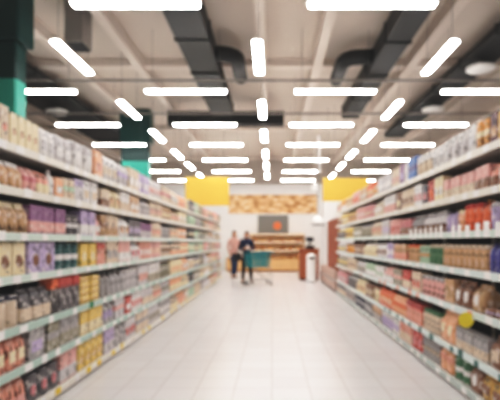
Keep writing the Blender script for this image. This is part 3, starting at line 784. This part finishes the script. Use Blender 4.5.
def person(nm_label, loc, rz, J, cols, turn, extras=None):
    """J: joints. One continuous body; jacket, trousers, shoes, hair and eyes are its children."""
    skin = mat('skin ' + cols['id'], cols['skin'], .55, noise=.04); Mt = mat('top ' + cols['id'], cols['top'], .8, noise=.08); Mp = mat('trousers ' + cols['id'], cols['trousers'], .8, noise=.08)
    Ms = mat('shoes ' + cols['id'], cols['shoes'], .5); Mh = mat('hair ' + cols['id'], cols['hair'], .6, noise=.2)
    pel, wst, chs, nek, hd = (Vector(J[k]) for k in ('pelvis', 'waist', 'chest', 'neck', 'head'))
    upc = chs*.42 + nek*.58                     # where the shoulders leave the breastbone
    spine = [(tuple(pel), (.145, .105)), (tuple(wst), (.125, .09)), (tuple(chs), (.150, .105)), (tuple(upc), (.10, .08)), (tuple(nek), (.05, .052)), (tuple(hd - Vector((0, 0, .05))), (.048, .05))]
    chains = [spine]; jac = [[(tuple(pel + Vector((0,0,-.06))), (.168, .128)), (tuple(pel + Vector((0,0,.05))), (.160, .122)), (tuple(wst), (.142, .108)), (tuple(chs), (.170, .122)), (tuple(upc), (.132, .108)), (tuple(nek + Vector((0,0,.0))), (.076, .076)), (tuple(nek + Vector((0,0,.02))), (.066, .066))]]
    leg = [[(tuple(pel + Vector((0,0,.06))), (.150, .112)), (tuple(pel), (.158, .118))]]
    for sd in ('l', 'r'):
        sh, el, wr = (Vector(J[k + sd]) for k in ('sh', 'el', 'wr')); hp, kn, an = (Vector(J[k + sd]) for k in ('hip', 'kn', 'an'))
        toe = Vector(J['toe' + sd])
        chains.append([(tuple(upc), (.10, .08)), (tuple(sh), .060), (tuple((sh+el)/2), .048), (tuple(el), .040), (tuple((el+wr)/2), .036), (tuple(wr), (.024, .028))])
        chains += hand_chains(wr, wr + (wr-el).normalized()*.0 - el, J.get('thumb' + sd, (0, 0, 1)), J.get('palm' + sd, (0, -1, 0)), J.get('curl', .6))
        jac.append([(tuple(upc), (.132, .108)), (tuple(sh), .078), (tuple((sh+el)/2), .060), (tuple(el), .052), (tuple((el+wr)/2), .046), (tuple(wr - (wr-el).normalized()*.03), .038)])
        chains.append([(tuple(pel), (.145, .105)), (tuple(hp), .085), (tuple((hp+kn)/2), .074), (tuple(kn), .054), (tuple(kn*.6+an*.4), .056), (tuple(an), .036), (tuple(an*.35 + toe*.65), (.038, .028)), (tuple(toe), (.03, .022))])
        leg.append([(tuple(pel), (.158, .118)), (tuple(hp), .098), (tuple((hp+kn)/2), .086), (tuple(kn), .066), (tuple(kn*.6+an*.4), .064), (tuple(an + Vector((0,0,.03))), .052)])
    body = skin_mesh('person', chains, skin)
    bm = bmesh.new(); bm.from_mesh(body); head_bm(bm, hd, turn); bm.to_mesh(body); bm.free()
    for p in body.polygons: p.use_smooth = True
    root = link('person', body, None, loc, rz); tag(root, nm_label, 'person')
    link(cols['top_name'], skin_mesh('jacket', jac, Mt), root); link('trousers', skin_mesh('trousers', leg, Mp), root)
    for sd in ('l', 'r'):
        an, toe = Vector(J['an' + sd]), Vector(J['toe' + sd]); f = (toe - an); f.z = 0; f.normalize()
        z = min(an.z - .045, .06)
        ch = [[(tuple(an - f*.035 + Vector((0,0,-an.z + .045 + max(0, an.z - .09)))), (.044, .040)), (tuple(an*.5 + toe*.5 + Vector((0,0,-.012))), (.046, .038)), (tuple(toe + f*.02), (.040, .028))],
              [(tuple(an - f*.035 + Vector((0,0,-an.z + .045 + max(0, an.z - .09)))), (.044, .040)), (tuple(an + Vector((0,0,.01))), (.045, .045))]]
        link('shoe', skin_mesh('shoe', ch, Ms), root)
    # hair: cap over the skull with a fall behind, open at the face
    bm = bmesh.new(); bmesh.ops.create_uvsphere(bm, u_segments=24, v_segments=18, radius=1)
    kill = [v for v in bm.verts if (v.co.y < -.30 and v.co.z < .50) or v.co.z < -.75]
    bmesh.ops.delete(bm, geom=kill, context='VERTS')
    for v in bm.verts:
        x, y, z = v.co
        w = .084 + (.012 if z < 0 else 0) * cols.get('long', 0); dz = .126
        if z < -.05: z = z * (1 + cols.get('long', 0) * 1.1)
        v.co = turn @ Vector((x*w, y*.105 + .008, z*dz + .004)) + hd
    geo = bmesh.ops.extrude_face_region(bm, geom=list(bm.faces)); 
    for v in (g for g in geo['geom'] if isinstance(g, bmesh.types.BMVert)): v.co = hd + (v.co - hd) * .93
    obj('hair', bm, Mh, root, smooth=True)
    for sx in (-1, 1):
        bm = bmesh.new(); bmesh.ops.create_uvsphere(bm, u_segments=10, v_segments=8, radius=.011)
        e = obj('eye', bm, mat('eye white', 'F2EEEA', .2), root, tuple(turn @ Vector((sx*.030, -.0765, .002)) + hd), True)
        bm = bmesh.new(); bmesh.ops.create_uvsphere(bm, u_segments=8, v_segments=6, radius=.006); obj('iris', bm, mat('dark iris', '2A1E18', .2), e, (0, -.007, 0), True)
    if cols.get('mouth', 1):
        bm = bmesh.new(); bmesh.ops.create_uvsphere(bm, u_segments=10, v_segments=6, radius=1)
        for v in bm.verts: v.co = turn @ Vector((v.co.x*.022, v.co.y*.006 - .088, v.co.z*.006 - .056)) + hd
        obj('lips', bm, mat('lips', 'B06A62', .4), root, smooth=True)
    return root
tilt = Matrix.Rotation(.30, 3, 'X')
# woman in navy: facing the camera, head bent to what she holds in both hands, weight on one leg
J1 = dict(pelvis=(0, 0, .93), waist=(0, 0, 1.10), chest=(0, .005, 1.31), neck=(0, .0, 1.475), head=(0, -.045, 1.605),
          shl=(-.17, .01, 1.39), ell=(-.215, -.03, 1.12), wrl=(-.09, -.25, 1.15), shr=(.17, .01, 1.39), elr=(.22, -.02, 1.12), wrr=(.08, -.24, 1.17),
          hipl=(-.085, 0, .88), knl=(-.11, -.05, .49), anl=(-.13, .02, .09), toel=(-.15, -.13, .035),
          hipr=(.085, 0, .88), knr=(.12, -.02, .48), anr=(.15, .05, .09), toer=(.18, -.10, .035),
          thumbl=(.2, -.2, 1), thumbr=(-.2, -.2, 1), palml=(1, 0, .2), palmr=(-1, 0, .2), curl=.55)
p1 = person('person in navy jacket and black trousers looking down beside the trolley', (-.83, 15.95, 0), .12, J1,
       dict(id='navy', skin='D9A98C', top='27304F', trousers='1E1D22', shoes='2A2727', hair='4A2F22', top_name='jacket', long=.5), tilt)
t = thing('handheld_phone', 'small pale phone held by the person in navy jacket', 'phone', (-.83, 15.95, 0), .12)
bm = bmesh.new(); box(bm, -.038, .038, -.006, .006, -.075, .075); bevel(bm, .004)
bmesh.ops.rotate(bm, verts=bm.verts, cent=(0,0,0), matrix=Matrix.Rotation(-.5, 3, 'X')); bmesh.ops.translate(bm, verts=bm.verts, vec=(0, -.325, 1.20)); obj('phone_case', bm, M_tag, t)
bm = bmesh.new(); box(bm, -.033, .033, .006, .0075, -.068, .068)
bmesh.ops.rotate(bm, verts=bm.verts, cent=(0,0,0), matrix=Matrix.Rotation(-.5, 3, 'X')); bmesh.ops.translate(bm, verts=bm.verts, vec=(0, -.325, 1.20)); obj('phone_screen', bm, M_rubber, t)
# second person farther away, in a pinkish top, walking
J2 = dict(pelvis=(0, 0, .95), waist=(0, 0, 1.13), chest=(0, 0, 1.36), neck=(0, -.01, 1.535), head=(0, -.03, 1.675),
          shl=(-.175, 0, 1.44), ell=(-.235, .03, 1.15), wrl=(-.22, -.10, .93), shr=(.175, 0, 1.44), elr=(.225, -.02, 1.16), wrr=(.10, -.24, 1.14),
          hipl=(-.085, 0, .90), knl=(-.09, -.10, .50), anl=(-.10, -.06, .09), toel=(-.11, -.22, .035),
          hipr=(.085, 0, .90), knr=(.09, .02, .50), anr=(.10, .14, .10), toer=(.11, -.01, .035),
          thumbl=(.2, -1, .1), thumbr=(-.2, -.2, 1), palml=(1, 0, 0), palmr=(-.6, 0, .6), curl=.5)
person('person in pinkish top and dark blue trousers walking near the far bakery', (-1.43, 18.3, 0), .5, J2,
       dict(id='pink', skin='DDB095', top='D9AFA4', trousers='33405E', shoes='2A2727', hair='5A3626', top_name='sweater', long=.9), Matrix.Rotation(.05, 3, 'X'))
t = thing('shoulder_bag', 'dark shoulder bag hanging at the side of person in navy jacket', 'bag', (-.83, 15.95, 0), .12)
bm = bmesh.new(); loft(bm, [ring_rect(bm, .12, .26, z, rad=.3, cx=-.30) for z in (.76, .80, .95, 1.0)]); obj('bag_body', bm, mat('black leather', '26242A', .5), t)
bm = bmesh.new(); tube(bm, [(-.25, -.02, 1.0), (-.26, -.10, 1.2), (-.17, -.10, 1.44), (-.15, 0, 1.49), (-.18, .10, 1.42), (-.28, .10, 1.2), (-.33, .02, 1.0)], .011, 6); obj('strap', bm, mat('black leather', '26242A', .5), t)

# ------------------------------------------------------------------ world, camera, colour
w = bpy.data.worlds.new('World'); SC.world = w; w.use_nodes = True
w.node_tree.nodes['Background'].inputs[0].default_value = (1, .96, .92, 1); w.node_tree.nodes['Background'].inputs[1].default_value = .3
cam = bpy.data.cameras.new('Camera'); co = bpy.data.objects.new('Camera', cam); COL.objects.link(co)
co.location = (0, 0, EYE); co.rotation_euler = (PI/2, 0, 0)
cam.sensor_width = 36; cam.lens = F / 500 * 36
cam.shift_x = -(CX - 250) / 500; cam.shift_y = (HY - 200) / 500
cam.clip_start = .05; cam.clip_end = 100
cam.dof.use_dof = True; cam.dof.focus_distance = .55; cam.dof.aperture_fstop = 6.4
SC.camera = co
SC.cycles.use_denoising = True
SC.cycles.max_bounces = 8; SC.cycles.diffuse_bounces = 5
vs = SC.view_settings
vs.view_transform = 'Standard'; vs.look = 'None'; vs.exposure = 0.5; vs.gamma = 1.0
vs.use_curve_mapping = True                     # faded film-like blacks
cm = vs.curve_mapping; cm.extend = 'EXTRAPOLATED'; cm.clip_max_x = cm.clip_max_y = 2
c = cm.curves[3]; c.points[0].location = (0, .007); c.points[1].location = (2, 1.05)
for p in ((.05, .036), (.16, .150), (.40, .43), (.65, .64), (1, .77), (1.4, .88)): c.points.new(*p)
cm.update()
